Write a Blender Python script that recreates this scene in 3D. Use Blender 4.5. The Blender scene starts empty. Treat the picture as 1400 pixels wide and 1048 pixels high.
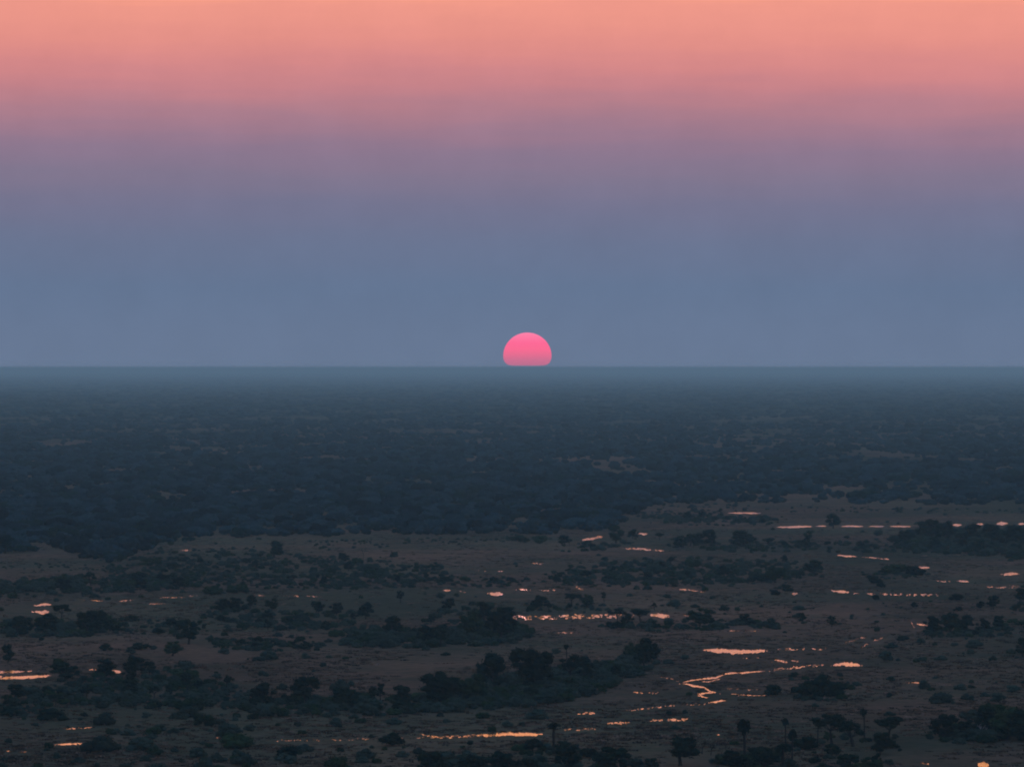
import bpy, math, random
import numpy as np
from mathutils import Vector, noise

random.seed(7)
R = random.Random(11)
rng = np.random.default_rng(5)
S = bpy.context.scene
COL = S.collection

# ------------------------------------------------------------------ camera
K = 1.396e-4            # radians per photograph pixel: the sun's disc is 0.53 degrees across
H = 120.0               # height of the aircraft above the plain
HOR = 502.0             # row of the horizon
CX = 700.0
cam = bpy.data.cameras.new('camera'); camo = bpy.data.objects.new('camera', cam)
COL.objects.link(camo); S.camera = camo
camo.location = (0, 0, H); camo.rotation_euler = (math.pi / 2, 0, 0)
cam.sensor_width = 36; cam.lens = 36 / (1400 * K); cam.shift_y = -22 / 1400
cam.clip_start = 5; cam.clip_end = 2.0e6


def P(px, py):
    """the spot on the plain that stands behind a row and column of the photograph"""
    d = H / ((py - HOR) * K)
    return (px - CX) * K * d, d


# ------------------------------------------------------------------ world
SUN_EL, SUN_AZ = math.radians(0.8), (721 - CX) * K
w = bpy.data.worlds.new('World'); S.world = w; w.use_nodes = True
nt = w.node_tree; nt.nodes.clear(); N = nt.nodes.new; L = nt.links.new


def srgb(c, k=1.0):
    return tuple((((v / 255 + .055) / 1.055) ** 2.4 if v > 10 else v / 255 / 12.92) * k for v in c) + (1,)


def math_node(op, a, b=None, c=None, tree=None):
    t = tree or nt
    n = t.nodes.new('ShaderNodeMath'); n.operation = op
    for i, v in enumerate((a, b, c)):
        if v is None: continue
        if isinstance(v, (int, float)): n.inputs[i].default_value = v
        else: t.links.new(v, n.inputs[i])
    return n.outputs[0]


tc = N('ShaderNodeTexCoord')
sx = N('ShaderNodeSeparateXYZ'); L(tc.outputs['Generated'], sx.inputs[0])
el = math_node('MULTIPLY', math_node('ARCSINE', sx.outputs[2]), 180 / math.pi)
# faint layering of the smoke haze
mp = N('ShaderNodeMapping'); mp.inputs['Scale'].default_value = (9, 9, 90); L(tc.outputs['Generated'], mp.inputs[0])
nz = N('ShaderNodeTexNoise'); nz.inputs['Scale'].default_value = 4; nz.inputs['Detail'].default_value = 5; L(mp.outputs[0], nz.inputs[0])
nz2 = N('ShaderNodeTexNoise'); nz2.inputs['Scale'].default_value = 1.1; nz2.inputs['Detail'].default_value = 3; L(mp.outputs[0], nz2.inputs[0])
wob = math_node('ADD', math_node('MULTIPLY', math_node('SUBTRACT', nz.outputs[0], .5), .22),
                math_node('MULTIPLY', math_node('SUBTRACT', nz2.outputs[0], .5), .30))
wob = math_node('ADD', wob, math_node('ADD', math_node('MULTIPLY', sx.outputs[0], .4), .03))
elw = math_node('ADD', el, math_node('MULTIPLY', wob, math_node('MINIMUM', math_node('MULTIPLY', math_node('MAXIMUM', el, 0), .35), 1.0)))
# low sky: what the photograph shows, 0 to 4 degrees; the unseen glow above is raised to brighten the water, then dusk blue
low = [(502, (104, 121, 148)), (450, (103, 120, 148)), (390, (100, 118, 147)), (330, (106, 117, 145)),
       (280, (116, 117, 144)), (240, (129, 119, 143)), (205, (141, 120, 143)), (175, (158, 123, 142)),
       (145, (177, 127, 140)), (115, (197, 131, 138)), (85, (214, 137, 137)), (50, (228, 145, 136)), (0, (240, 154, 138))]
EMAX = 60.0
rp = N('ShaderNodeValToRGB'); L(math_node('POWER', math_node('DIVIDE', math_node('MAXIMUM', elw, 0), EMAX), .5), rp.inputs[0])
stops = [(math.degrees((HOR - y) * K), srgb(c)) for y, c in low]
stops += [(4.6, (1.6, .58, .27, 1)), (5.6, (3.0, 1.10, .38, 1)), (8.5, (3.1, 1.22, .40, 1)), (11.5, (1.3, .58, .34, 1)), (15, (.75, .42, .34, 1)), (22, (.33, .31, .42, 1)), (36, (.14, .25, .46, 1)), (58, (.09, .21, .47, 1))]
er = rp.color_ramp.elements
while len(er) < len(stops): er.new(.5)
for e, (a, c) in zip(er, stops): e.position = 0.0
for e, (a, c) in zip(er, stops):
    e.position = (a / EMAX) ** .5; e.color = c
# the side of the sky away from the sun is dim mauve and blue
rb = N('ShaderNodeValToRGB'); L(math_node('POWER', math_node('DIVIDE', math_node('MAXIMUM', el, 0), EMAX), .5), rb.inputs[0])
sb = [(0, (.10, .14, .22, 1)), (3, (.13, .16, .25, 1)), (8, (.24, .20, .28, 1)), (16, (.22, .23, .33, 1)), (30, (.10, .22, .45, 1)), (58, (.09, .21, .47, 1))]
eb = rb.color_ramp.elements
while len(eb) < len(sb): eb.new(.5)
for e, (a, c) in zip(eb, sb):
    e.position = (a / EMAX) ** .5; e.color = c
vd = N('ShaderNodeVectorMath'); vd.operation = 'DOT_PRODUCT'; L(tc.outputs['Generated'], vd.inputs[0])
vd.inputs[1].default_value = (math.sin(SUN_AZ), math.cos(SUN_AZ), 0)
fr = N('ShaderNodeMapRange'); fr.interpolation_type = 'SMOOTHSTEP'; L(vd.outputs['Value'], fr.inputs[0])
fr.inputs[1].default_value = -.7; fr.inputs[2].default_value = .93
mixa = N('ShaderNodeMix'); mixa.data_type = 'RGBA'; L(fr.outputs[0], mixa.inputs[0]); L(rb.outputs[0], mixa.inputs[6]); L(rp.outputs[0], mixa.inputs[7])
# uneven smoke: faint mottling of the haze layers
nz3 = N('ShaderNodeTexNoise'); nz3.inputs['Scale'].default_value = 70; nz3.inputs['Detail'].default_value = 5; nz3.inputs['Roughness'].default_value = .65; L(tc.outputs['Generated'], nz3.inputs[0])
mot = N('ShaderNodeMix'); mot.data_type = 'RGBA'; mot.blend_type = 'MULTIPLY'; mot.inputs[0].default_value = 1
mv = math_node('ADD', math_node('MULTIPLY', nz3.outputs[0], .16), .92); L(mixa.outputs[2], mot.inputs[6]); L(mv, mot.inputs[7])
bg = N('ShaderNodeBackground'); L(mot.outputs[2], bg.inputs[0]); bg.inputs[1].default_value = 1.0
# the clear sky above the smoke
sky = N('ShaderNodeTexSky'); sky.sky_type = 'NISHITA'; sky.sun_disc = False
sky.sun_elevation = SUN_EL; sky.sun_rotation = SUN_AZ; sky.altitude = 900; sky.dust_density = 2.0
bg2 = N('ShaderNodeBackground'); L(sky.outputs[0], bg2.inputs[0]); bg2.inputs[1].default_value = .05
mr = N('ShaderNodeMapRange'); mr.interpolation_type = 'SMOOTHSTEP'; L(el, mr.inputs[0]); mr.inputs[1].default_value = 12; mr.inputs[2].default_value = 50
mr.inputs[4].default_value = .6
ms = N('ShaderNodeMixShader'); L(mr.outputs[0], ms.inputs[0]); L(bg.outputs[0], ms.inputs[1])
ad = N('ShaderNodeAddShader'); L(bg.outputs[0], ad.inputs[0]); L(bg2.outputs[0], ad.inputs[1]); L(ad.outputs[0], ms.inputs[2])
ow = N('ShaderNodeOutputWorld'); L(ms.outputs[0], ow.inputs[0])

sl = bpy.data.lights.new('sunlight', 'SUN'); slo = bpy.data.objects.new('sunlight', sl); COL.objects.link(slo)
sl.energy = .025; sl.angle = math.radians(.53); sl.color = (1, .42, .38)
slo.rotation_euler = Vector((-math.sin(SUN_AZ) * math.cos(SUN_EL), -math.cos(SUN_AZ) * math.cos(SUN_EL), -math.sin(SUN_EL))).to_track_quat('-Z', 'Y').to_euler()
slo.location = (0, 0, 400)

S.view_settings.view_transform = 'Standard'; S.view_settings.look = 'None'
S.view_settings.exposure = 0; S.view_settings.gamma = 1; S.view_settings.use_curve_mapping = False
S.cycles.max_bounces = 5; S.cycles.diffuse_bounces = 2; S.cycles.glossy_bounces = 2; S.cycles.volume_bounces = 1
S.cycles.use_denoising = True; S.cycles.filter_width = 1.9
S.cycles.pixel_filter_type = 'BLACKMAN_HARRIS'
S.cycles.caustics_reflective = False
S.cycles.sample_clamp_direct = 3.0

HAZE_D, HAZE_C = 3.6e-5, (.50, .95, 1.0)
FAR = 250000.0


# ------------------------------------------------------------------ helpers
def link(o, parent=None):
    COL.objects.link(o)
    if parent is not None: o.parent = parent
    return o


def mesh(name, V, F, mat, smooth=False):
    me = bpy.data.meshes.new(name)
    me.from_pydata([tuple(v) for v in V], [], F); me.materials.append(mat)
    if smooth: me.polygons.foreach_set('use_smooth', [True] * len(me.polygons))
    me.update(); return me


def tag(o, label=None, cat=None, group=None, kind=None):
    if label: o['label'] = label
    if cat: o['category'] = cat
    if group: o['group'] = group
    if kind: o['kind'] = kind
    return o


def newmat(name, rough=.9):
    m = bpy.data.materials.new(name); m.use_nodes = True
    b = m.node_tree.nodes['Principled BSDF']; b.inputs['Roughness'].default_value = rough
    b.inputs['Specular IOR Level'].default_value = .0
    return m, m.node_tree, b


def ramp(t, src, stops):
    r = t.nodes.new('ShaderNodeValToRGB'); t.links.new(src, r.inputs[0]); e = r.color_ramp.elements
    while len(e) < len(stops): e.new(.5)
    for x, (a, c) in zip(e, stops): x.position = a; x.color = (*c, 1) if len(c) == 3 else c
    return r.outputs[0]


def noise_tex(t, vec, scale, detail=4, rough=.55, mapscale=None):
    if mapscale:
        m = t.nodes.new('ShaderNodeMapping'); m.inputs['Scale'].default_value = mapscale; t.links.new(vec, m.inputs[0]); vec = m.outputs[0]
    n = t.nodes.new('ShaderNodeTexNoise'); n.inputs['Scale'].default_value = scale; n.inputs['Detail'].default_value = detail
    n.inputs['Roughness'].default_value = rough; t.links.new(vec, n.inputs['Vector'])
    return n.outputs[0]


def mix(t, f, a, b, mode='MIX'):
    m = t.nodes.new('ShaderNodeMix'); m.data_type = 'RGBA'; m.blend_type = mode
    for i, v in ((0, f), (6, a), (7, b)):
        if isinstance(v, (int, float)): m.inputs[i].default_value = v
        elif isinstance(v, tuple): m.inputs[i].default_value = (*v, 1)
        else: t.links.new(v, m.inputs[i])
    return m.outputs[2]


# ------------------------------------------------------------------ materials
def foliage_mat(name, c0, c1, v0=.65, v1=.7):
    m, t, b = newmat(name)
    oi = t.nodes.new('ShaderNodeObjectInfo'); g = t.nodes.new('ShaderNodeNewGeometry')
    n = noise_tex(t, g.outputs['Position'], .35, 3)
    col = ramp(t, n, [(.3, c0), (.7, c1)])
    hs = t.nodes.new('ShaderNodeHueSaturation'); t.links.new(col, hs.inputs['Color'])
    t.links.new(math_node('ADD', math_node('MULTIPLY', oi.outputs['Random'], v1, tree=t), v0, tree=t), hs.inputs['Value'])
    t.links.new(math_node('ADD', math_node('MULTIPLY', g.outputs['Random Per Island'], .06, tree=t), .47, tree=t), hs.inputs['Hue'])
    t.links.new(hs.outputs[0], b.inputs['Base Color'])
    return m


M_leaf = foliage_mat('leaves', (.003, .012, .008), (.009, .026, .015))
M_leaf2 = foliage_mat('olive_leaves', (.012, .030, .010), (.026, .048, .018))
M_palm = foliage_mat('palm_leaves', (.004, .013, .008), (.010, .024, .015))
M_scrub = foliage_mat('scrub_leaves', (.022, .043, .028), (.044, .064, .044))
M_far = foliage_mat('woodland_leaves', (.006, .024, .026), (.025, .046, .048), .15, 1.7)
M_bark, t, b = newmat('bark')
b.inputs['Base Color'].default_value = (.09, .075, .06, 1)
t.links.new(ramp(t, noise_tex(t, t.nodes.new('ShaderNodeNewGeometry').outputs['Position'], 2.0), [(.3, (.018, .017, .015)), (.7, (.05, .044, .036))]), b.inputs['Base Color'])
M_pale, t, b = newmat('pale_dead_wood'); b.inputs['Base Color'].default_value = (.30, .27, .24, 1)

M_ground, t, b = newmat('dry_grass_plain')
pos = t.nodes.new('ShaderNodeNewGeometry').outputs['Position']
big = noise_tex(t, pos, .0032, 5, .6)
med = noise_tex(t, pos, .022, 5, .62)
fine = noise_tex(t, pos, .16, 4, .65)
base = ramp(t, med, [(.30, (.034, .030, .021)), (.45, (.066, .047, .033)), (.62, (.084, .055, .040)), (.80, (.125, .080, .060))])
base = mix(t, ramp(t, big, [(.40, (1, 1, 1)), (.58, (0, 0, 0))]), base, mix(t, .75, base, (.034, .042, .028)))
base = mix(t, ramp(t, fine, [(.38, (1, 1, 1)), (.56, (0, 0, 0))]), base, mix(t, .45, base, (.012, .015, .011)))
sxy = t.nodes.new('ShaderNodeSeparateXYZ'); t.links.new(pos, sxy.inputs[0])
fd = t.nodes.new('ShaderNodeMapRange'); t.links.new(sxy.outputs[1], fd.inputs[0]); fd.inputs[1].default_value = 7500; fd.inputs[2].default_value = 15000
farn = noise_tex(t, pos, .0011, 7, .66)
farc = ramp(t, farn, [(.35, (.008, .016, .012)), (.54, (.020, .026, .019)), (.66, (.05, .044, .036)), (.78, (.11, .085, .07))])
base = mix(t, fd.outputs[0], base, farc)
band = noise_tex(t, pos, 1.0, 4, .6, (.0035, .0011, 1))
base = mix(t, 1.0, base, ramp(t, band, [(.36, (.62, .70, .72)), (.50, (.95, .97, .98)), (.62, (1.30, 1.24, 1.20))]), 'MULTIPLY')
base = mix(t, 1.0, base, (2.55, 2.15, 1.74), 'MULTIPLY')
t.links.new(base, b.inputs['Base Color'])
bp = t.nodes.new('ShaderNodeBump'); bp.inputs['Strength'].default_value = .6; bp.inputs['Distance'].default_value = .5
t.links.new(fine, bp.inputs['Height']); t.links.new(bp.outputs[0], b.inputs['Normal'])

M_water, t, b = newmat('still_water', .10)
b.inputs['Base Color'].default_value = (.012, .014, .016, 1); b.inputs['Specular IOR Level'].default_value = .5; b.inputs['IOR'].default_value = 1.33
pos = t.nodes.new('ShaderNodeNewGeometry').outputs['Position']
bp = t.nodes.new('ShaderNodeBump'); bp.inputs['Strength'].default_value = .10; bp.inputs['Distance'].default_value = .05
t.links.new(noise_tex(t, pos, 1.1, 3), bp.inputs['Height']); t.links.new(bp.outputs[0], b.inputs['Normal'])
t.links.new(ramp(t, noise_tex(t, pos, .12, 3), [(.35, (.09, .09, .09)), (.7, (.17, .17, .17))]), b.inputs['Roughness'])

M_reed, t, b = newmat('reeds_and_tussocks')
oi = t.nodes.new('ShaderNodeObjectInfo')
t.links.new(ramp(t, oi.outputs['Random'], [(0, (.025, .022, .014)), (.5, (.085, .052, .031)), (.85, (.15, .085, .05)), (1, (.28, .18, .12))]), b.inputs['Base Color'])

# ------------------------------------------------------------------ the plain
radii = [0, 800, 2000, 4000, 8000, 16000, 32000, 64000, 128000, FAR]; SEG = 48
V = [(0, 0, 0)]; F = []
for r in radii[1:]:
    for i in range(SEG):
        a = 2 * math.pi * i / SEG; V.append((r * math.sin(a), r * math.cos(a), 0))
for k in range(len(radii) - 1):
    for i in range(SEG):
        j = (i + 1) % SEG
        if k == 0: F.append((0, 1 + j, 1 + i))
        else:
            a = 1 + (k - 1) * SEG; c = 1 + k * SEG
            F.append((a + i, a + j, c + j, c + i))
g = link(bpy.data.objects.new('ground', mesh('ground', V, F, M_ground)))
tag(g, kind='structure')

# ------------------------------------------------------------------ water
def strip(pts, half, rag=.6, gap=0.0, lanes=1, step=.7, z=.012):
    """ragged sheet of water along a line; gap > 0 breaks it into glimpses between the reeds"""
    V = []; F = []; seed = R.uniform(0, 900)
    for ln in range(lanes):
        off = (ln - (lanes - 1) / 2) * half * 2.1; sd = seed + ln * 37.7
        tot = sum(math.dist(pts[i], pts[i + 1]) for i in range(len(pts) - 1)); s = 0.0; prev = None
        for i in range(len(pts) - 1):
            (x0, y0), (x1, y1) = pts[i], pts[i + 1]; n = max(2, int(math.dist(pts[i], pts[i + 1]) / step))
            for q in range(n + (i == len(pts) - 2)):
                f = q / n; x = x0 + (x1 - x0) * f; y = y0 + (y1 - y0) * f + off
                u = (s + f * math.dist(pts[i], pts[i + 1]))
                end = min(1.0, min(u, tot - u) / max(3.0, min(22, tot * .38))) ** .7
                nt_ = noise.noise((u * .30 + sd, 1.3, 0)) * .9 + noise.noise((u * .08 + sd, 4.3, 0)) * 1.1 + noise.noise((u * .95 + sd, 2.3, 0)) * .7
                nb_ = noise.noise((u * .30 + sd, 7.3, 5)) * .9 + noise.noise((u * .08 + sd, 9.3, 5)) * 1.1 + noise.noise((u * .95 + sd, 5.3, 5)) * .7
                br = .7 * noise.noise((u * .09 + sd, 3.1, 9)) + .6 * noise.noise((u * .26 + sd, 5.1, 9)) + .6 * noise.noise((u * .8 + sd, 8.1, 9))
                ht = half * (end + rag * nt_) ; hb = half * (end * .9 + rag * nb_)
                if ht + hb < .22 * half or (gap > 0 and br < gap - .55): prev = None; continue
                ht = max(ht, -hb + .3); y += .5 * half * noise.noise((u * .25 + sd, 11.3, 2)) * (1.6 if gap else .5)
                a = P(x, y - ht); c = P(x, y + hb)
                V += [(a[0], a[1], z), (c[0], c[1], z)]; cur = len(V) - 2
                if prev is not None: F.append((prev, cur, cur + 1, prev + 1))
                prev = cur
            s += math.dist(pts[i], pts[i + 1])
    if not F: return
    o = link(bpy.data.objects.new('water', mesh('water', V, F, M_water)))
    tag(o, kind='structure'); WATER.append((pts, half * lanes, gap))


WATER = []
solid = [
    ([(960, 888), (985, 889), (1012, 890.5), (1050, 889)], 3.2, .35),
    ([(1050, 916.5), (1021, 918.8), (993, 920.4), (984, 923.7), (977, 926), (953, 928.4), (939, 931), (929, 934.3)], 1.1, .6),
    ([(927, 934), (937, 934.5), (949, 937.2), (962, 938.6), (966, 941.5), (971, 944.6), (986, 948)], 1.6, .4),
    ([(976, 946), (962, 947.5), (953, 949.5), (965, 953), (972, 953)], 1.5, .4), ([(968, 960.5), (978, 959.3), (994, 957)], 1.3, .5),
    ([(1000, 948), (1030, 950.5), (1048, 950)], .5, .8), ([(950, 931), (968, 931.5), (986, 927)], .6, .9),
    ([(1136, 909), (1155, 907.5), (1181, 909)], 2.8, .5), ([(650, 1005), (690, 1003.5), (742, 1003)], 2.6, .5),
    ([(-30, 927), (0, 925.5), (25, 926), (60, 924), (72, 923.5)], 2.2, .6), ([(-20, 919), (10, 918), (45, 917)], 1.4, .7),
    ([(42, 828), (58, 826.5), (72, 826)], 1.5, .6), ([(42, 835.5), (55, 837), (67, 836)], 3.0, .5),
    ([(74, 1017), (95, 1016.5), (118, 1016)], 1.5, .5), ([(662, 810), (676, 812), (691, 812)], 2.6, .5),
    ([(605, 806.5), (617, 807)], 1.3, .5), ([(792, 738), (808, 736), (824, 733)], 1.9, .5), ([(872, 729), (886, 730)], 1.3, .5),
    ([(994, 701), (1040, 701.2)], 1.1, .3), ([(1062, 720.5), (1085, 720), (1110, 719)], 1.6, .3), ([(1114, 719), (1131, 719)], .9, .3),
    ([(1149, 719), (1181, 719)], 1.2, .3), ([(1187, 719.2), (1210, 719.2)], .8, .3), ([(1217, 719.3), (1247, 719.5)], 1.1, .3),
    ([(1300, 717.5), (1315, 717)], 1.8, .5), ([(1332, 717), (1346, 716)], 1.8, .6), ([(1362, 715.5), (1378, 715)], 2.2, .5), ([(1390, 716), (1420, 716)], 1.6, .5),
    ([(1145, 758.5), (1158, 760), (1174, 761)], 1.6, .4), ([(1252, 774.5), (1272, 775.5)], 1.7, .5), ([(1368, 784.5), (1394, 784)], 1.6, .6),
    ([(1306, 794), (1325, 794.5)], 1.5, .6), ([(1135, 807), (1150, 808.5), (1163, 809)], 1.8, .6), ([(1334, 1044), (1352, 1046)], 4.5, .4),
    ([(1252, 852), (1269, 855)], 1.3, .5), ([(152, 917.5), (165, 919)], 2.0, .8), ([(888, 841), (915, 841.5)], 2.6, .8),
]
for p_, h_, r_ in solid: strip(p_, h_ * .88, r_ + .15)
patchy = [
    ([(1050, 916), (1075, 913), (1098, 911), (1128, 908)], 1.0, .55, 2), ([(1052, 903), (1092, 904)], 1.1, .5, 2), ([(1008, 898), (1050, 900)], .7, .8, 2),
    ([(903, 924), (932, 931)], .7, .6, 2), ([(862, 946), (902, 947)], .9, .6, 1), ([(988, 941), (1045, 943)], .6, .7, 1), ([(1000, 950), (1060, 953)], .5, .9, 1),
    ([(856, 971), (920, 964), (975, 961)], .8, .65, 1), ([(883, 985), (905, 984), (945, 983)], 1.2, .4, 1), ([(828, 989), (862, 988)], 1.0, .5, 2),
    ([(788, 975), (816, 974)], 1.2, .3, 1), ([(350, 1012), (430, 1011), (500, 1010), (560, 1008), (650, 1006)], .7, .80, 2), ([(600, 1008), (640, 1006), (660, 1004)], .9, .5, 2),
    ([(572, 1003), (590, 1006), (610, 1009)], 1.0, .35, 1), ([(768, 997), (818, 996)], .8, .65, 2), ([(730, 988), (741, 990)], .8, .4, 1),
    ([(112, 820), (140, 820.5)], .8, .5, 1), ([(160, 821), (184, 820)], .8, .5, 1), ([(216, 817), (248, 816), (276, 813)], .8, .6, 1), ([(204, 825), (226, 825)], .7, .3, 1),
    ([(80, 996), (130, 994)], .9, .6, 1), ([(0, 1026), (42, 1028)], .7, .8, 1), ([(292, 1009), (309, 1009)], 1.0, .4, 1), ([(330, 1028), (350, 1027)], .7, .8, 1),
    ([(335, 814), (362, 814)], 1.0, .5, 1), ([(384, 814), (452, 815)], .7, .7, 1), ([(625, 808), (637, 809)], .8, .5, 1),
    ([(700, 805), (728, 806)], .9, .5, 1), ([(735, 807), (772, 806)], .6, .6, 1), ([(786, 801), (798, 806)], 1.0, .5, 1), ([(914, 804), (940, 806), (968, 809)], .9, .45, 1),
    ([(690, 844), (750, 844), (800, 842), (868, 842)], 1.7, .52, 2), ([(600, 842), (645, 842)], .9, .7, 1), ([(934, 840), (945, 843)], .8, .4, 1),
    ([(848, 749), (872, 750), (908, 753)], 1.2, .35, 1), ([(1175, 761), (1200, 763), (1226, 764)], .8, .55, 1), ([(1280, 794), (1300, 795)], .8, .4, 1),
    ([(1346, 802), (1390, 803)], .8, .6, 1), ([(1164, 810), (1195, 811.5), (1250, 813), (1286, 813)], 1.1, .55, 1), ([(1080, 811), (1096, 812)], 1.1, .4, 1),
    ([(1050, 809), (1070, 809)], .8, .6, 1), ([(1156, 878), (1185, 870)], .9, .55, 1), ([(1172, 888), (1182, 882), (1215, 867)], .9, .5, 1), ([(1060, 887), (1135, 887)], .8, .6, 2),
    ([(1238, 932.5), (1258, 933)], .7, .3, 1), ([(1245, 849), (1251, 858)], .9, .5, 2), ([(760, 864), (794, 865)], .7, .45, 1), ([(984, 862), (1040, 862)], .5, .6, 1),
    ([(1258, 1042), (1270, 1044)], .8, .5, 1), ([(243, 752), (262, 752)], .9, .3, 1), ([(640, 779), (690, 781)], .8, .7, 1), ([(728, 770), (742, 770)], .7, .5, 1),
    ([(975, 1003), (992, 1002)], 1.2, .7, 2), ([(1380, 800), (1410, 802)], .7, .6, 1), ([(110, 915), (145, 914)], .8, .6, 1),
]
for p_, h_, gp, ln in patchy: strip(p_, h_ * .52, 1.1, gp - .01, ln + 1)

# ------------------------------------------------------------------ plant shapes
ICO_V = []; ICO_F = []
_t = (1 + 5 ** .5) / 2
for v in [(-1, _t, 0), (1, _t, 0), (-1, -_t, 0), (1, -_t, 0), (0, -1, _t), (0, 1, _t), (0, -1, -_t), (0, 1, -_t), (_t, 0, -1), (_t, 0, 1), (-_t, 0, -1), (-_t, 0, 1)]:
    ICO_V.append(Vector(v).normalized())
ICO_F = [(0, 11, 5), (0, 5, 1), (0, 1, 7), (0, 7, 10), (0, 10, 11), (1, 5, 9), (5, 11, 4), (11, 10, 2), (10, 7, 6), (7, 1, 8), (3, 9, 4), (3, 4, 2), (3, 2, 6), (3, 6, 8), (3, 8, 9), (4, 9, 5), (2, 4, 11), (6, 2, 10), (8, 6, 7), (9, 8, 1)]


def lump(V, F, c, rx, rz, r, sub=True):
    base = len(V); vs = [v.copy() for v in ICO_V]; fs = list(ICO_F)
    if sub:
        cache = {}; nf = []
        def mid(a, b_):
            k = (min(a, b_), max(a, b_))
            if k not in cache: vs.append(((vs[a] + vs[b_]) / 2).normalized()); cache[k] = len(vs) - 1
            return cache[k]
        for a, b_, c_ in fs:
            ab, bc, ca = mid(a, b_), mid(b_, c_), mid(c_, a); nf += [(a, ab, ca), (b_, bc, ab), (c_, ca, bc), (ab, bc, ca)]
        fs = nf
    for v in vs:
        k = r.uniform(.78, 1.18)
        V.append((c[0] + v.x * rx * k, c[1] + v.y * rx * k, max(0.02, c[2] + v.z * rz * k)))
    F += [tuple(base + i for i in f) for f in fs]


def leaf(V, F, p, s, r, n=None):
    a = Vector((r.gauss(0, 1), r.gauss(0, 1), r.gauss(0, 1))).normalized()
    b_ = a.cross(Vector((r.gauss(0, 1), r.gauss(0, 1), r.gauss(0, 1)))).normalized()
    base = len(V); p = Vector(p); u = s * r.uniform(.6, 1.2); q = s * r.uniform(.5, .9)
    V += [tuple(p - a * u), tuple(p + b_ * q), tuple(p + a * u * r.uniform(.6, 1.1)), tuple(p - b_ * q)]
    F.append((base, base + 1, base + 2, base + 3))


def limb(V, F, p0, p1, r0, r1, n=6):
    p0, p1 = Vector(p0), Vector(p1); d = (p1 - p0).normalized()
    a = d.orthogonal().normalized(); c = d.cross(a); base = len(V)
    for p, rr in ((p0, r0), (p1, r1)):
        for i in range(n):
            an = 2 * math.pi * i / n; V.append(tuple(p + (a * math.cos(an) + c * math.sin(an)) * rr))
    for i in range(n): F.append((base + i, base + (i + 1) % n, base + n + (i + 1) % n, base + n + i))
    F.append(tuple(base + n + i for i in range(n)))


def crown_shape(kind, seed, mat, nleaf=34):
    """crown of a tree 10 m tall: leafy clumps gathered on its outline with gaps between them"""
    r = random.Random(seed); V = []; F = []; cl = []
    if kind == 'broad': n, RX, Z0, Z1 = 26, 4.6, 2.2, 8.6
    elif kind == 'umbrella': n, RX, Z0, Z1 = 24, 5.6, 5.8, 8.9
    elif kind == 'tall': n, RX, Z0, Z1 = 22, 3.0, 2.4, 8.8
    elif kind == 'ragged': n, RX, Z0, Z1 = 13, 3.6, 4.0, 9.0
    else: n, RX, Z0, Z1 = 18, 4.6, .8, 3.6        # shrub, 4.5 m tall
    ox, oy = r.uniform(-.6, .6), r.uniform(-.6, .6)
    for i in range(n):
        a = r.uniform(0, 2 * math.pi); f = r.random() ** .55; hz = r.random()
        z = Z0 + (Z1 - Z0) * hz
        env = math.sin(math.pi * (.18 + .74 * hz)) ** .6 if kind != 'umbrella' else .75 + .3 * math.cos(hz * 1.6)
        if kind == 'shrub': env = (1 - hz * .65)
        rad = RX * env * f * r.uniform(.75, 1.12)
        c = (ox + math.cos(a) * rad, oy + math.sin(a) * rad, z)
        s = r.uniform(.95, 1.75) * (1.0 if kind not in ('ragged',) else .8)
        cl.append((c, s))
    for c, s in cl:
        flat = .75 if kind != 'umbrella' else .5
        lump(V, F, c, s * .88, s * .88 * flat, r)
        for q in range(nleaf):
            d = Vector((r.gauss(0, 1), r.gauss(0, 1), r.gauss(0, 1))).normalized() * s * r.uniform(.85, 1.35)
            p = (c[0] + d.x, c[1] + d.y, max(.15, c[2] + d.z * flat))
            leaf(V, F, p, .30, r)
    return mesh('crown', V, F, mat), cl


def trunk_shape(cl, seed, kind):
    r = random.Random(seed); V = []; F = []
    fork = {'broad': 2.4, 'umbrella': 4.2, 'tall': 3.0, 'ragged': 3.5}[kind]
    lean = Vector((r.uniform(-.5, .5), r.uniform(-.5, .5), 0)); top = Vector((lean.x, lean.y, fork))
    limb(V, F, (0, 0, -.1), (0, 0, .5), .62, .42, 8); limb(V, F, (0, 0, .45), top, .42, .33, 8)
    for c, s in sorted(cl, key=lambda q: -q[1])[:9]:
        m = top.lerp(Vector(c), .5) + Vector((0, 0, -.4)); limb(V, F, top - Vector((0, 0, .15)), m, .21, .13, 5); limb(V, F, m, c, .13, .05, 5)
    return mesh('trunk', V, F, M_bark)


def palm_shape(seed):
    r = random.Random(seed); V = []; F = []
    for i in range(20):                                  # fan leaves standing out all round
        d = Vector((r.gauss(0, 1), r.gauss(0, 1), r.gauss(.25, .8))).normalized(); side = d.orthogonal().normalized()
        side = (side * math.cos(i) + d.cross(side) * math.sin(i)).normalized()
        c = Vector((.3, 0, 8.6)); base = len(V); V.append(tuple(c))
        L_ = r.uniform(1.1, 2.5)
        for q in range(7):
            an = (q / 6 - .5) * 2.3; k = L_ * (1.0 if q % 2 == 0 else .72)
            V.append(tuple(c + d * .55 + (d * math.cos(an) + side * math.sin(an)) * k * .75 + Vector((0, 0, -.12 * k * k))))
        for q in range(6): F.append((base, base + 1 + q, base + 2 + q))
    lump(V, F, (.3, 0, 8.5), .4, .4, r)
    cr = mesh('crown', V, F, M_palm)
    V = []; F = []; pts = [(0, 0, -.1), (.05, 0, 2.5), (.2, .05, 5.5), (.3, 0, 8.5)]
    for a, c, r0, r1 in zip(pts, pts[1:], (.42, .32, .34), (.32, .34, .24)): limb(V, F, a, c, r0, r1, 8)
    return cr, mesh('trunk', V, F, M_bark)


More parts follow.
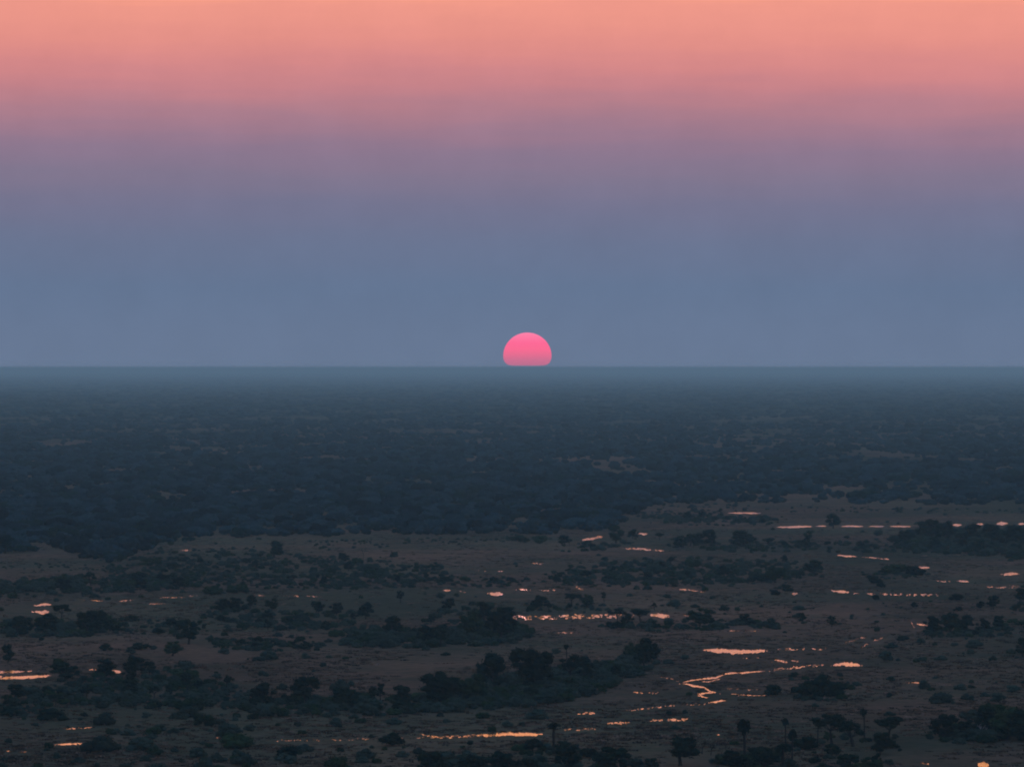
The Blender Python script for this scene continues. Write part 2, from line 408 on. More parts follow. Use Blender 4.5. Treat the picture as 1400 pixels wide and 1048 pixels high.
def dead_shape(seed, mat):
    r = random.Random(seed); V = []; F = []
    def grow(p, d, ln, rad, k):
        q = p + d * ln; limb(V, F, p, q, rad, rad * .62, 5)
        if k == 0: return
        for i in range(r.choice((2, 3))):
            nd = (d + Vector((r.uniform(-.8, .8), r.uniform(-.8, .8), r.uniform(-.1, .5)))).normalized()
            grow(q - d * .03, nd, ln * r.uniform(.6, .85), rad * .6, k - 1)
    grow(Vector((0, 0, -.1)), Vector((.1, 0, 1)).normalized(), 3.0, .34, 4)
    return mesh('trunk', V, F, mat)


KINDS = {}
for kd, n in (('broad', 6), ('umbrella', 3), ('tall', 4), ('ragged', 3)):
    KINDS[kd] = []
    for i in range(n):
        mt = M_leaf2 if (kd in ('broad', 'tall') and i == 1) else M_leaf
        cr, cl = crown_shape(kd, 100 + i * 7 + len(kd), mt); KINDS[kd].append((cr, trunk_shape(cl, i, kd)))
KINDS['palm'] = [palm_shape(3), palm_shape(8)]
SHRUBS = [crown_shape('shrub', 300 + i, M_leaf2 if i == 3 else M_leaf, 30)[0] for i in range(5)]
for s_ in SHRUBS: s_.name = 'shrub'
DEAD = [dead_shape(5, M_bark), dead_shape(9, M_pale)]


def tree(px, py, hpx, label, group=None, kind='broad', wide=1.0, cat='tree', ground=None, hm=None):
    """py is the row of its foot, hpx its height in photograph pixels"""
    x, y = ground or P(px, py); h = hm or hpx * K * y
    sc = h / (10.0 if kind != 'dead' else 9.0)
    nm = {'palm': 'palm_tree', 'umbrella': 'acacia_tree', 'dead': 'dead_tree'}.get(kind, 'tree')
    root = link(bpy.data.objects.new(nm, None)); root.location = (x, y, 0); root.empty_display_size = 2
    root.rotation_euler = (0, 0, R.uniform(0, 6.28)); root.scale = (sc * wide, sc * wide, sc)
    tag(root, label, {'palm': 'palm tree', 'dead': 'dead tree'}.get(kind, cat), group)
    if kind == 'dead':
        link(bpy.data.objects.new('trunk', DEAD[0 if wide < 1.2 else 1]), root); return root
    cr, tr = R.choice(KINDS[kind])
    link(bpy.data.objects.new('crown', cr), root); link(bpy.data.objects.new('trunk', tr), root)
    return root


def shrub(px, py, hpx, label, group=None, wide=1.0, ground=None, hm=None):
    x, y = ground or P(px, py); h = hm or hpx * K * y; sc = h / 4.4
    o = link(bpy.data.objects.new('shrub', R.choice(SHRUBS))); o.location = (x, y, 0)
    o.rotation_euler = (0, 0, R.uniform(0, 6.28)); o.scale = (sc * wide, sc * wide, sc)
    return tag(o, label, 'shrub', group)


# ------------------------------------------------------------------ single trees and shrubs the eye can pick out
T = [  # px, foot row, height px, kind, width factor, label
    (592, 1068, 44, 'broad', 1.35, 'big round dark tree cut by the bottom edge, below the sparkling channel'),
    (648, 1070, 40, 'broad', 1.2, 'olive dark rounded tree at the bottom edge, right of the biggest bottom crown'),
    (684, 1064, 38, 'broad', 1.2, 'dark peaked tree at the bottom edge, left of the palm by the channel end'),
    (716, 1072, 38, 'broad', 1.0, 'low dark tree cut by the bottom edge directly under the shining channel'),
    (757, 1022, 36, 'palm', 1.5, 'bushy dark palm standing at the right end of the brightest lower channel'),
    (775, 1052, 34, 'broad', 1.2, 'dark round tree just below the bushy palm at the channel end'),
    (835, 1056, 40, 'broad', 1.3, 'broad dark tree near the bottom edge, left of the tall upright one'),
    (888, 1056, 22, 'broad', 1.3, 'low dark tree at the bottom edge in the shade of the tall upright one'),
    (930, 1046, 48, 'tall', 1.25, 'tall upright dark tree near the bottom, between broad crown and dead trees'),
    (960, 1030, 24, 'dead', 1.0, 'bare forked dead tree beside the tall upright tree near the bottom'),
    (972, 1032, 22, 'dead', 1.0, 'second bare forked tree, closer to the dark bottom thicket'),
    (1006, 1056, 34, 'broad', 1.3, 'dark domed tree at the bottom, under the slim palm'),
    (1018, 1040, 58, 'palm', .95, 'slim palm with long bare trunk, left of the two thin palms'),
    (1040, 1050, 32, 'broad', 1.1, 'dark tree at the bottom edge right of the slim palm trunk'),
    (1069, 1056, 40, 'palm', 1.6, 'low bushy palm at the bottom edge under the thin palm pair'),
    (1074, 1016, 36, 'palm', .9, 'thin palm with wide flat head, upper one of the palm pair'),
    (1083, 1040, 44, 'palm', .75, 'thin palm with tiny head, lower one of the palm pair'),
    (1137, 1016, 44, 'umbrella', 1.0, 'dark flat crowned tree on forked pale trunks at the left of the lower right grove'),
    (1118, 1020, 38, 'palm', .7, 'faint slender palm just left of the forked trunk tree'),
    (1166, 1020, 40, 'ragged', 1.3, 'loose leafy tree in the middle of the lower right grove'),
    (1182, 1008, 42, 'palm', .7, 'slender palm rising above the middle of the lower right grove'),
    (1214, 1012, 36, 'umbrella', 1.1, 'wide flat topped dark tree at the right end of the lower right grove'),
    (1203, 1030, 32, 'broad', 1.1, 'round olive tree in front of the wide flat topped one'),
    (1155, 1058, 30, 'broad', 1.3, 'dark round tree at the bottom edge below the forked trunk tree'),
    (1190, 1060, 28, 'broad', 1.3, 'dark low tree at the bottom edge below the round olive one'),
    (1289, 1008, 36, 'broad', 1.15, 'round dark tree with a pale foot, left of the big grove at the right edge'),
    (1324, 1006, 24, 'broad', 1.3, 'low dark tree between the round one and the big grove at the right edge'),
    (1352, 1008, 44, 'broad', 1.1, 'big dark tree at the left end of the grove by the right edge'),
    (1378, 1010, 52, 'broad', 1.1, 'tallest dark tree of the lower grove by the right edge'),
    (1400, 1012, 44, 'broad', 1.2, 'dark tree cut by the right edge in the lower grove'),
    (1340, 1010, 22, 'dead', 1.3, 'pale leaning dead stem in front of the big grove at the right edge'),
    (420, 962, 40, 'broad', 1.25, 'round dome shaped dark tree rising over the left half of the long thicket'),
    (357, 966, 36, 'broad', 1.1, 'dark tree at the left start of the long thicket, left of the dome shaped one'),
    (476, 966, 26, 'broad', 1.4, 'low wide dark tree in the long thicket, right of the dome shaped one'),
    (508, 960, 24, 'ragged', .8, 'small thin tree pair left member, over the long thicket'),
    (520, 960, 28, 'ragged', .7, 'small thin tree with tiny round top over the long thicket'),
    (549, 964, 30, 'broad', 1.1, 'pointed dark tree in the long thicket before the big clump'),
    (603, 962, 48, 'broad', 1.15, 'large dark domed tree at the left end of the big central clump'),
    (648, 962, 46, 'broad', 1.0, 'dark tree with rounded top, second in the big central clump'),
    (677, 948, 58, 'tall', 1.0, 'tall narrow dark tree poking out of the big central clump'),
    (655, 940, 36, 'ragged', .8, 'sparse see through tree behind the second dome of the central clump'),
    (692, 938, 34, 'dead', .8, 'thin bare snag beside the tall narrow tree in the central clump'),
    (716, 940, 58, 'broad', 1.0, 'tallest broad tree of the big central clump'),
    (742, 938, 50, 'broad', 1.1, 'wide dark crown right of the tallest tree in the central clump'),
    (782, 932, 42, 'ragged', 1.2, 'loose dark tree on the right slope of the central clump'),
    (866, 905, 30, 'broad', 1.0, 'rounded tree at the top right tail of the central clump'),
    (890, 903, 18, 'broad', 1.0, 'small round tree standing alone right of the central clump tail'),
    (775, 905, 26, 'palm', .8, 'thin palm top poking up behind the central clump'),
    (258, 880, 36, 'broad', 1.0, 'dark block shaped tree alone in the left middle of the plain'),
    (236, 896, 22, 'broad', 1.5, 'low wide dark tree just below the block shaped one'),
    (11, 905, 26, 'broad', .9, 'round tree near the left edge above the shining left pool'),
    (143, 925, 30, 'tall', 1.2, 'upright dark tree just left of the small bright puddle'),
    (185, 922, 28, 'broad', 1.2, 'dark round tree just right of the small bright puddle'),
    (204, 922, 20, 'broad', 1.0, 'smaller dark tree leaning on the round one by the bright puddle'),
    (90, 928, 26, 'broad', 1.7, 'wide dark tree at the right end of the shining left pool'),
    (176, 950, 24, 'broad', 1.3, 'dark tree in the low thicket below the small bright puddle'),
    (311, 942, 22, 'ragged', .9, 'thin grey tree standing left of the long thicket'),
    (20, 955, 22, 'broad', 1.3, 'dim low tree near the left edge under the shining left pool'),
    (84, 848, 24, 'umbrella', .9, 'flat topped dark tree right of the double pool on the far left'),
    (62, 866, 30, 'broad', 1.2, 'dark tree directly below the double pool on the far left'),
    (32, 866, 26, 'broad', 1.3, 'dark tree at the left end of the clump under the double pool'),
    (120, 866, 34, 'broad', 1.2, 'largest dark tree of the clump right of the double pool'),
    (135, 858, 26, 'broad', 1.0, 'dark tree at the right end of the clump by the double pool'),
    (303, 836, 20, 'broad', 1.1, 'small dark tree at the left of the row of round trees above mid plain'),
    (321, 836, 22, 'broad', 1.0, 'second round tree of the small row above mid plain'),
    (342, 832, 20, 'tall', 1.2, 'upright small tree of the row above mid plain'),
    (372, 834, 18, 'broad', 1.1, 'round crowned tree under the faint puddle line, right of the small row'),
    (432, 838, 18, 'broad', 1.1, 'dark low rounded tree between two others in the mid plain row'),
    (460, 840, 18, 'broad', 1.1, 'dark square looking tree in the mid plain row'),
    (500, 846, 24, 'broad', .95, 'dark stepped tree left of the low belt across the middle'),
    (535, 868, 28, 'broad', 1.0, 'dark tree standing up in the left part of the low middle belt'),
    (548, 824, 18, 'ragged', 1.0, 'faint grey tree alone above the low middle belt'),
    (645, 870, 40, 'broad', 1.0, 'big dark tree in the middle belt left of the patchy water line'),
    (662, 850, 30, 'broad', .9, 'dark tree under the orange puddle beside the middle belt'),
    (685, 870, 42, 'broad', 1.1, 'tallest tree at the right end of the middle belt by the patchy water line'),
    (844, 850, 20, 'umbrella', 1.0, 'flat dark tree standing before the patchy water line'),
    (876, 852, 22, 'umbrella', 1.2, 'wide umbrella tree right of the flat one on the patchy water line'),
    (895, 834, 12, 'ragged', .9, 'tiny tree just above the right patch of the water line'),
    (957, 856, 28, 'broad', 1.3, 'large dark tree right of the patchy water line end'),
    (739, 832, 20, 'broad', 1.2, 'dark tree above the left half of the patchy water line'),
    (782, 828, 18, 'umbrella', 1.3, 'wide flat tree above the middle of the patchy water line'),
    (804, 830, 20, 'broad', 1.0, 'round tree touching the wide flat one above the water line'),
    (826, 822, 14, 'ragged', .9, 'faint small tree above the right half of the patchy water line'),
    (1097, 850, 14, 'broad', 1.0, 'small round shrub like tree on the open right plain'),
    (1137, 856, 16, 'broad', .9, 'second small round tree on the open right plain, slightly lower'),
    (1276, 864, 24, 'broad', 1.1, 'dark tree at the left of the clump next to the hooked bright puddle'),
    (1300, 866, 34, 'tall', 1.3, 'peaked tree of the clump next to the hooked bright puddle'),
    (1318, 864, 26, 'broad', 1.1, 'rounded tree at the right of the peaked one near the hooked puddle'),
    (1346, 864, 20, 'broad', 1.1, 'low tree right of the clump near the hooked bright puddle'),
    (1367, 862, 26, 'tall', .9, 'slim upright tree between the hooked puddle clump and the right edge'),
    (1358, 832, 20, 'broad', 1.0, 'round faint tree above the slim upright one near the right edge'),
    (1340, 832, 12, 'broad', 1.0, 'small faint tree left of the round faint one near the right edge'),
    (1394, 822, 20, 'broad', 1.1, 'dark tree at the right edge below the upper right puddle'),
    (1398, 898, 28, 'tall', 1.1, 'dark tree cut by the right edge in the open lower right plain'),
    (1110, 783, 20, 'broad', 1.3, 'dark domed tree at the right end of the upper right belt'),
    (1060, 796, 26, 'broad', 1.1, 'dark tree inside the right tail of the upper right belt'),
    (842, 742, 26, 'tall', 1.1, 'tall dark tree beside the short slanting gleam of water'),
    (865, 736, 14, 'broad', 1.2, 'round tree right of the tall one by the slanting gleam'),
    (902, 738, 11, 'umbrella', 1.0, 'tiny mushroom shaped tree alone right of the slanting gleam'),
    (772, 744, 14, 'broad', 1.1, 'dark tree left of the slanting gleam of water'),
    (944, 746, 18, 'broad', 1.2, 'round dark tree at the left end of the upper right tree row'),
    (973, 747, 25, 'broad', 1.0, 'tallest peaked tree in the upper right tree row'),
    (1016, 747, 24, 'broad', 1.7, 'widest dark tree in the upper right tree row'),
    (1105, 738, 14, 'tall', 1.2, 'small upright tree below the long bright water line'),
    (1139, 722, 22, 'broad', 1.0, 'round dark tree breaking the long bright water line'),
    (1227, 701, 9, 'tall', 1.0, 'tiny tree on the brown strip above the long bright water line'),
    (985, 702, 8, 'tall', 1.1, 'tiny dark tree at the left tip of the small upper gleam'),
    (375, 762, 24, 'tall', 1.4, 'dark block of a tree crossing the pale strip at the upper left'),
    (497, 764, 18, 'dead', .6, 'thin dead pole tree on the reddish clearing, the taller of two'),
    (536, 764, 14, 'dead', .6, 'thin dead stump tree on the reddish clearing, the shorter of two'),
    (470, 768, 14, 'broad', 1.3, 'round top of a tree at the upper edge of the left green belt'),
    (85, 800, 18, 'broad', 1.3, 'round dark tree in the left belt above the double pool'),
    (243, 804, 16, 'broad', 1.2, 'dark tree at the right end of the left belt above the puddle specks'),
    (7, 756, 26, 'tall', 1.3, 'tall dark tree at the left edge by the upper brown patch'),
    (1268, 738, 30, 'broad', 1.3, 'large round crown at the left of the dark grove on the bright water line'),
    (1292, 740, 30, 'broad', 1.1, 'second large crown of the dark grove on the bright water line'),
    (1330, 742, 28, 'broad', 1.1, 'crown between two gleams in the dark grove at the right'),
    (1354, 744, 30, 'broad', 1.1, 'crown right between gleams in the dark grove, near the right edge'),
    (1384, 748, 32, 'broad', 1.3, 'large crown at the right edge of the dark grove on the water line'),
    (1240, 744, 22, 'broad', 1.1, 'lower crown at the left foot of the dark grove on the water line'),
]
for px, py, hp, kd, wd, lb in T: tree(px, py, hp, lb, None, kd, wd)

SH = [(537, 1019, 18, 1.1, 'dark shrub on the dotted channel left of the bright water'), (729, 1026, 16, 1.3, 'dark shrub under the right end of the bright lower channel'),
      (395, 1034, 14, 1.5, 'wide dim shrub below the dotted channel'), (460, 1056, 20, 1.0, 'shrub cut by the bottom edge below the dotted channel'),
      (262, 974, 13, 1.3, 'low dark shrub alone under the left thicket'), (115, 979, 6, 1.0, 'tiny black shrub on the brown strip at the lower left'),
      (213, 1002, 6, 1.4, 'tiny low shrub on the lower left plain'), (1057, 950, 14, 1.1, 'small round shrub left of the isolated bush clump'),
      (1105, 951, 20, 1.1, 'left part bush of the isolated clump on the lower right plain'), (1124, 950, 28, .8, 'peaked bush on top of the isolated clump on the lower right plain'),
      (1143, 952, 20, 1.0, 'right part bush of the isolated clump on the lower right plain'), (145, 889, 9, 1.2, 'small dark shrub alone on the left brown strip'),
      (57, 875, 4, 1.4, 'tiny black shrub under the double pool clump'), (610, 896, 5, 1.5, 'tiny dark shrub on the brown strip above the central clump'),
      (1197, 820, 7, 1.0, 'tiny shrub below the broken bright line on the right plain'), (1195, 797, 11, 1.3, 'small faint shrub above the broken bright line on the right'),
      (1075, 808, 10, 1.0, 'small upright shrub left of the broken bright line on the right'), (710, 742, 10, 1.6, 'low dark shrub left of the slanting gleam'),
      (736, 743, 11, 1.3, 'low dark shrub nearer the slanting gleam'), (1250, 786, 12, 1.5, 'wide dim shrub beside the small gleam on the right plain'),
      (1222, 784, 13, 1.8, 'wide green shrub left of the small gleam on the right plain'), (190, 888, 10, 1.6, 'faint low shrub on the left brown strip'),
      (68, 984, 16, 1.4, 'dim low shrub near the left edge of the lower plain'), (1085, 925, 7, 1.1, 'small shrub under the speckled channel on the right'),
      (1100, 1024, 18, 1.5, 'dark shrub between the thin palms and the forked tree'), (1000, 1046, 16, 1.5, 'shrub at the foot of the bottom thicket'),
      (1045, 795, 12, 1.6, 'low bush at the foot of the upper right belt tail')]
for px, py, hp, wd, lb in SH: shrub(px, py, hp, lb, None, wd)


# ------------------------------------------------------------------ thickets and belts
def inpoly(x, y, p):
    c = False
    for i in range(len(p)):
        (x0, y0), (x1, y1) = p[i - 1], p[i]
        if (y0 > y) != (y1 > y) and x < (x1 - x0) * (y - y0) / (y1 - y0) + x0: c = not c
    return c


def sample(p):
    xs = [a for a, _ in p]; ys = [b_ for _, b_ in p]
    while True:
        x, y = R.uniform(min(xs), max(xs)), R.uniform(min(ys), max(ys))
        if inpoly(x, y, p): return x, y


WET = np.zeros((1200, 1400), bool)          # rows and columns where water shows
for pts, half, gp in WATER:
    for (x0, y0), (x1, y1) in zip(pts, pts[1:]):
        for q in range(int(abs(x1 - x0)) + 2):
            f = q / (int(abs(x1 - x0)) + 1); x = int(x0 + (x1 - x0) * f); y = y0 + (y1 - y0) * f
            if 0 <= x < 1400: WET[int(y - half):int(y + half) + 1, x] = True


def covers(px, py, h, lo=0):
    # would something h metres tall with its foot here hide a stretch of water
    x = int(px)
    if not 2 <= x < 1398: return False
    up = h / (K * P(px, py)[1])
    return bool(WET[int(py - up):int(py) + 1, x - 2:x + 3].any())


SCRUB = []    # px, row, height m, width factor: joins the uncounted scrub
BELTS = [  # polygon of the feet, trees, shrubs, uncounted scrub, tree height m (lo, hi), name
    ([(340, 962), (420, 958), (585, 956), (585, 974), (470, 978), (400, 972), (335, 968)], 12, 22, 240, (4.5, 8), 'long thicket left of the central clump'),
    ([(585, 955), (700, 925), (790, 915), (880, 900), (905, 905), (860, 925), (820, 945), (720, 966), (600, 974)], 26, 30, 560, (6, 11), 'big central clump'),
    ([(0, 950), (80, 940), (130, 922), (230, 918), (300, 935), (340, 955), (340, 968), (180, 968), (150, 966), (0, 966)], 20, 30, 420, (4, 8), 'ragged thicket below the shining left pool'),
    ([(0, 964), (60, 968), (70, 976), (0, 980)], 2, 5, 30, (3, 5), 'dim strip of bushes near the left edge'),
    ([(5, 852), (60, 855), (150, 850), (160, 864), (100, 870), (10, 870)], 10, 14, 160, (5, 9), 'clump beside the double pool'),
    ([(160, 845), (245, 850), (300, 860), (290, 872), (200, 866), (150, 866)], 4, 12, 80, (3, 6), 'sparse bushes right of the double pool clump'),
    ([(280, 830), (400, 834), (520, 845), (480, 862), (380, 866), (285, 852)], 16, 24, 260, (4, 8), 'open row of trees above mid plain'),
    ([(280, 874), (440, 878), (445, 886), (380, 889), (300, 884)], 3, 16, 170, (3, 5), 'low green strip left of the middle belt'),
    ([(470, 864), (560, 866), (700, 852), (725, 866), (700, 878), (560, 886), (475, 882)], 16, 24, 380, (6, 10), 'middle belt left of the patchy water line'),
    ([(560, 840), (640, 830), (700, 822), (700, 840), (640, 856), (570, 858)], 5, 10, 60, (4, 7), 'bushes above the middle belt'),
    ([(830, 853), (950, 852), (1040, 848), (1060, 858), (960, 862), (840, 860)], 8, 14, 120, (4, 7), 'low line under the patchy water line'),
    ([(1270, 862), (1330, 862), (1375, 860), (1375, 869), (1280, 871)], 4, 8, 70, (4, 7), 'clump by the hooked bright puddle'),
    ([(1092, 948), (1156, 948), (1152, 956), (1098, 956)], 0, 6, 40, (3, 5), 'isolated bush clump'),
    ([(1335, 1000), (1420, 998), (1420, 1014), (1330, 1012)], 4, 8, 60, (6, 9), 'lower grove by the right edge'),
    ([(1270, 1004), (1335, 1002), (1335, 1012), (1270, 1012)], 1, 5, 30, (3, 5), 'bushes left of the right edge grove'),
    ([(1095, 1005), (1225, 1000), (1240, 1020), (1180, 1060), (1095, 1062)], 5, 12, 30, (3, 5), 'lower right grove'),
    ([(980, 1040), (1060, 1035), (1070, 1062), (960, 1066)], 5, 8, 60, (5, 8), 'dark thicket under the slim palm'),
    ([(560, 1060), (740, 1052), (900, 1052), (900, 1072), (560, 1074)], 8, 12, 100, (5, 9), 'dark trees along the bottom edge'),
    ([(740, 1016), (800, 1030), (820, 1050), (730, 1052)], 3, 6, 40, (4, 6), 'bushes round the channel end palm'),
    ([(1380, 800), (1420, 800), (1420, 900), (1385, 895), (1390, 850)], 5, 8, 70, (4, 8), 'scattered trees at the right edge'),
    ([(745, 792), (800, 775), (880, 768), (1050, 770), (1120, 776), (1120, 786), (1050, 797), (900, 800), (760, 800)], 26, 22, 900, (4, 8), 'upper right belt'),
    ([(150, 768), (230, 754), (350, 753), (440, 764), (600, 775), (606, 798), (470, 806), (300, 800), (160, 796)], 26, 22, 1500, (3.5, 7), 'upper left green belt'),
    ([(-40, 800), (60, 792), (250, 792), (270, 806), (100, 812), (-40, 810)], 14, 14, 450, (5, 9), 'left belt above the double pool'),
    ([(604, 790), (690, 793), (760, 795), (760, 800), (690, 801), (610, 799)], 2, 8, 60, (3, 5), 'small bushes joining the two upper belts'),
    ([(920, 742), (1040, 742), (1230, 744), (1230, 752), (1040, 750), (925, 749)], 16, 14, 300, (4, 9), 'upper right tree row'),
    ([(1228, 735), (1300, 728), (1420, 730), (1420, 765), (1330, 757), (1240, 750)], 34, 14, 900, (8, 13), 'dark grove on the bright water line'),
    ([(870, 702), (985, 704), (1060, 706), (1050, 716), (900, 714)], 10, 8, 420, (4, 8), 'dark strip under the small upper gleam'),
    ([(770, 742), (830, 742), (870, 738), (870, 746), (780, 752)], 4, 6, 60, (4, 8), 'bushes by the slanting gleam'),
    ([(1190, 782), (1260, 782), (1255, 788), (1200, 789)], 0, 5, 50, (3, 4), 'wide green bushes on the right plain'),
    ([(420, 741), (560, 738), (700, 735), (790, 733), (700, 739), (520, 745), (420, 747)], 0, 0, 150, (2.5, 5), 'upper clearing edge'),
    ([(880, 694), (1000, 690), (1200, 694), (1400, 697), (1400, 702), (1150, 699), (900, 699)], 0, 0, 150, (3, 6), 'upper right clearing edge'),
    ([(0, 768), (90, 772), (180, 776), (150, 784), (0, 780)], 0, 0, 70, (2, 5), 'left brown patch'),
    ([(720, 825), (830, 822), (840, 836), (720, 838)], 3, 8, 40, (3, 6), 'bushes above the patchy water line'),
    ([(1000, 800), (1400, 800), (1390, 850), (1000, 850)], 0, 14, 50, (2, 4), 'specks of bush on the right plain'),
]
ORD = ['leftmost', 'second from the left', 'third from the left', 'fourth from the left', 'fifth from the left', 'sixth from the left', 'seventh from the left',
       'eighth from the left', 'ninth from the left', 'tenth from the left', 'eleventh from the left', 'twelfth from the left']
for poly, nt_, ns, nf, (h0, h1), nm in BELTS:
    nt_ = min(12, -(-nt_ // 2)); ns = min(8, -(-ns * 2 // 5))
    feet = []
    while len(feet) < nt_:
        q = sample(poly); h = h0 * .8 + (h1 - h0 * .8) * R.random() ** 1.3
        if covers(q[0], q[1], h) and R.random() < .9: h = h0 * .5
        feet.append((*q, h))
    for i, (px, py, h) in enumerate(sorted(feet)):
        tree(px, py, 0, 'lesser tree ' + ORD[i] + ' in the ' + nm if nt_ > 1 else 'lesser dark tree in the ' + nm, 'lesser trees of the ' + nm,
             R.choice(('broad', 'broad', 'broad', 'tall', 'umbrella', 'ragged')), R.uniform(.9, 1.4), hm=h)
    for i, (px, py) in enumerate(sorted(sample(poly) for i in range(ns))):
        shrub(px, py, 0, 'low bush ' + ORD[i] + ' in the ' + nm, 'bushes of the ' + nm, R.uniform(.8, 1.4), hm=R.uniform(1.6, 3.4))
    for i in range(nf):
        px, py = sample(poly); h = R.uniform(h0 * .22, h0 * .62)
        px += R.gauss(0, 9); py += R.gauss(0, 2.6)
        if R.random() < .9 * min(1, max(0, (-.02 - noise.noise((px * .035, py * .22, 8))) * 6)) or covers(px, py, h): continue
        SCRUB.append((px, py, h, R.uniform(.9, 1.5)))
for i in range(2600):                     # loose bushes and small trees all over the open plain, gathered in drifts
    px, py = R.uniform(-250, 1650), 502 + 546 * R.uniform(.36, 1.1)
    x, y = P(px, py)
    if noise.noise((x * .006, y * .0022, 2)) + .5 * noise.noise((x * .02, y * .008, 3)) > R.uniform(-.1, .45) and not covers(px, py, 2.2):
        SCRUB.append((px, py, R.uniform(.7, 2.4) if R.random() < .85 else R.uniform(2.5, 5), R.uniform(.8, 1.5)))
for i in range(2600):                     # belts go on outside the frame on both sides
    s = R.choice((-1, 1)); px = 700 + s * R.uniform(765, 1000); py = 502 + R.uniform(235, 560); x, y = P(px, py)
    if noise.noise((x * .003, y * .0035, 5)) > .12: SCRUB.append((px, py, R.uniform(3, 8), R.uniform(.9, 1.5)))


# ------------------------------------------------------------------ uncounted growth, scattered by geometry nodes
def scatter(name, bases, pts, kind_label):
    """pts: x, y, scale xy, scale z"""
    src = bpy.data.collections.new(name + '_shapes')
    for me in bases: src.objects.link(bpy.data.objects.new(name + '_shape', me))
    me = bpy.data.meshes.new(name); me.vertices.add(len(pts)); a = np.array(pts, dtype=np.float32)
    co = np.zeros((len(pts), 3), np.float32); co[:, :2] = a[:, :2]; me.vertices.foreach_set('co', co.ravel())
    sc = np.stack([a[:, 2], a[:, 2], a[:, 3]], 1)
    at = me.attributes.new('size', 'FLOAT_VECTOR', 'POINT'); at.data.foreach_set('vector', sc.astype(np.float32).ravel())
    o = link(bpy.data.objects.new(name, me)); tag(o, kind_label, None, None, 'stuff')
    ng = bpy.data.node_groups.new(name + '_scatter', 'GeometryNodeTree')
    ng.interface.new_socket('Geometry', in_out='INPUT', socket_type='NodeSocketGeometry'); ng.interface.new_socket('Geometry', in_out='OUTPUT', socket_type='NodeSocketGeometry')
    n = ng.nodes.new; l = ng.links.new
    gi = n('NodeGroupInput'); go = n('NodeGroupOutput'); ip = n('GeometryNodeInstanceOnPoints'); ci = n('GeometryNodeCollectionInfo')
    ci.inputs[0].default_value = src; ci.inputs['Separate Children'].default_value = True; ci.inputs['Reset Children'].default_value = True
    na = n('GeometryNodeInputNamedAttribute'); na.data_type = 'FLOAT_VECTOR'; na.inputs[0].default_value = 'size'
    rv = n('FunctionNodeRandomValue'); rv.data_type = 'FLOAT_VECTOR'; rv.inputs[0].default_value = (0, 0, 0); rv.inputs[1].default_value = (0, 0, 6.283)
    l(gi.outputs[0], ip.inputs['Points']); l(ci.outputs[0], ip.inputs['Instance']); ip.inputs['Pick Instance'].default_value = True
    ri = n('FunctionNodeRandomValue'); ri.data_type = 'INT'; ri.inputs[4].default_value = 0; ri.inputs[5].default_value = len(bases) - 1
    l(ri.outputs[2], ip.inputs['Instance Index'])
    l(rv.outputs[0], ip.inputs['Rotation']); l(na.outputs[0], ip.inputs['Scale']); l(ip.outputs[0], go.inputs[0])
    md = o.modifiers.new('scatter', 'NODES'); md.node_group = ng
    return o


def copse_shape(seed, n, rx, hz, nleaf, mat):
    r = random.Random(seed); V = []; F = []
    for i in range(n):
        a = r.uniform(0, 6.28); f = r.random() ** .5 * rx; s = r.uniform(.55, 1.0) * hz * .45
        z = r.uniform(.35, .62) * hz; lump(V, F, (math.cos(a) * f, math.sin(a) * f, z), s * 1.15, s * r.uniform(.8, 1.1), r, sub=n < 8)
        c = (math.cos(a) * f, math.sin(a) * f, z)
        for q in range(nleaf):
            d = Vector((r.gauss(0, 1), r.gauss(0, 1), abs(r.gauss(0, 1)))).normalized() * s * r.uniform(.9, 1.3)
            leaf(V, F, (c[0] + d.x, c[1] + d.y, max(.1, c[2] + d.z)), .045 * hz, r)
    return mesh('copse', V, F, mat)


scrub_pts = []
for px, py, h, wd in SCRUB:
    x, y = P(px, py); scrub_pts.append((x, y, h / 4.4 * wd, h / 4.4))
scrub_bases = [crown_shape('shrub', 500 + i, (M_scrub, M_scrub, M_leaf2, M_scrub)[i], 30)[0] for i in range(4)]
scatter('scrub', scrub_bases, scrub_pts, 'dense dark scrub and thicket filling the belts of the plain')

CLEAR = [(565, 663, 95, 8), (930, 663, 62, 8), (15, 675, 60, 9), (1075, 620, 34, 2.2), (1340, 617, 90, 2.2), (300, 675, 115, 7.5), (90, 668, 45, 5), (700, 700, 120, 4), (150, 712, 110, 5), (420, 706, 80, 4), (1180, 668, 130, 5),
         (400, 672, 50, 3), (1250, 660, 60, 2), (200, 549, 60, 1.6), (545, 552, 40, 1.2), (60, 652, 50, 2), (330, 650, 40, 2), (820, 636, 70, 1.8), (1120, 668, 60, 2)]
EDGE = [(-400, 757), (0, 757), (70, 752), (80, 760), (150, 770), (185, 757), (235, 741), (330, 734), (500, 731), (790, 730), (835, 722), (890, 692), (1000, 687), (1090, 687), (1400, 692), (1800, 700)]


def edge_row(x):
    for (a, ya), (c, yc) in zip(EDGE, EDGE[1:]):
        if a <= x <= c: return ya + (yc - ya) * (x - a) / (c - a)
    return 735


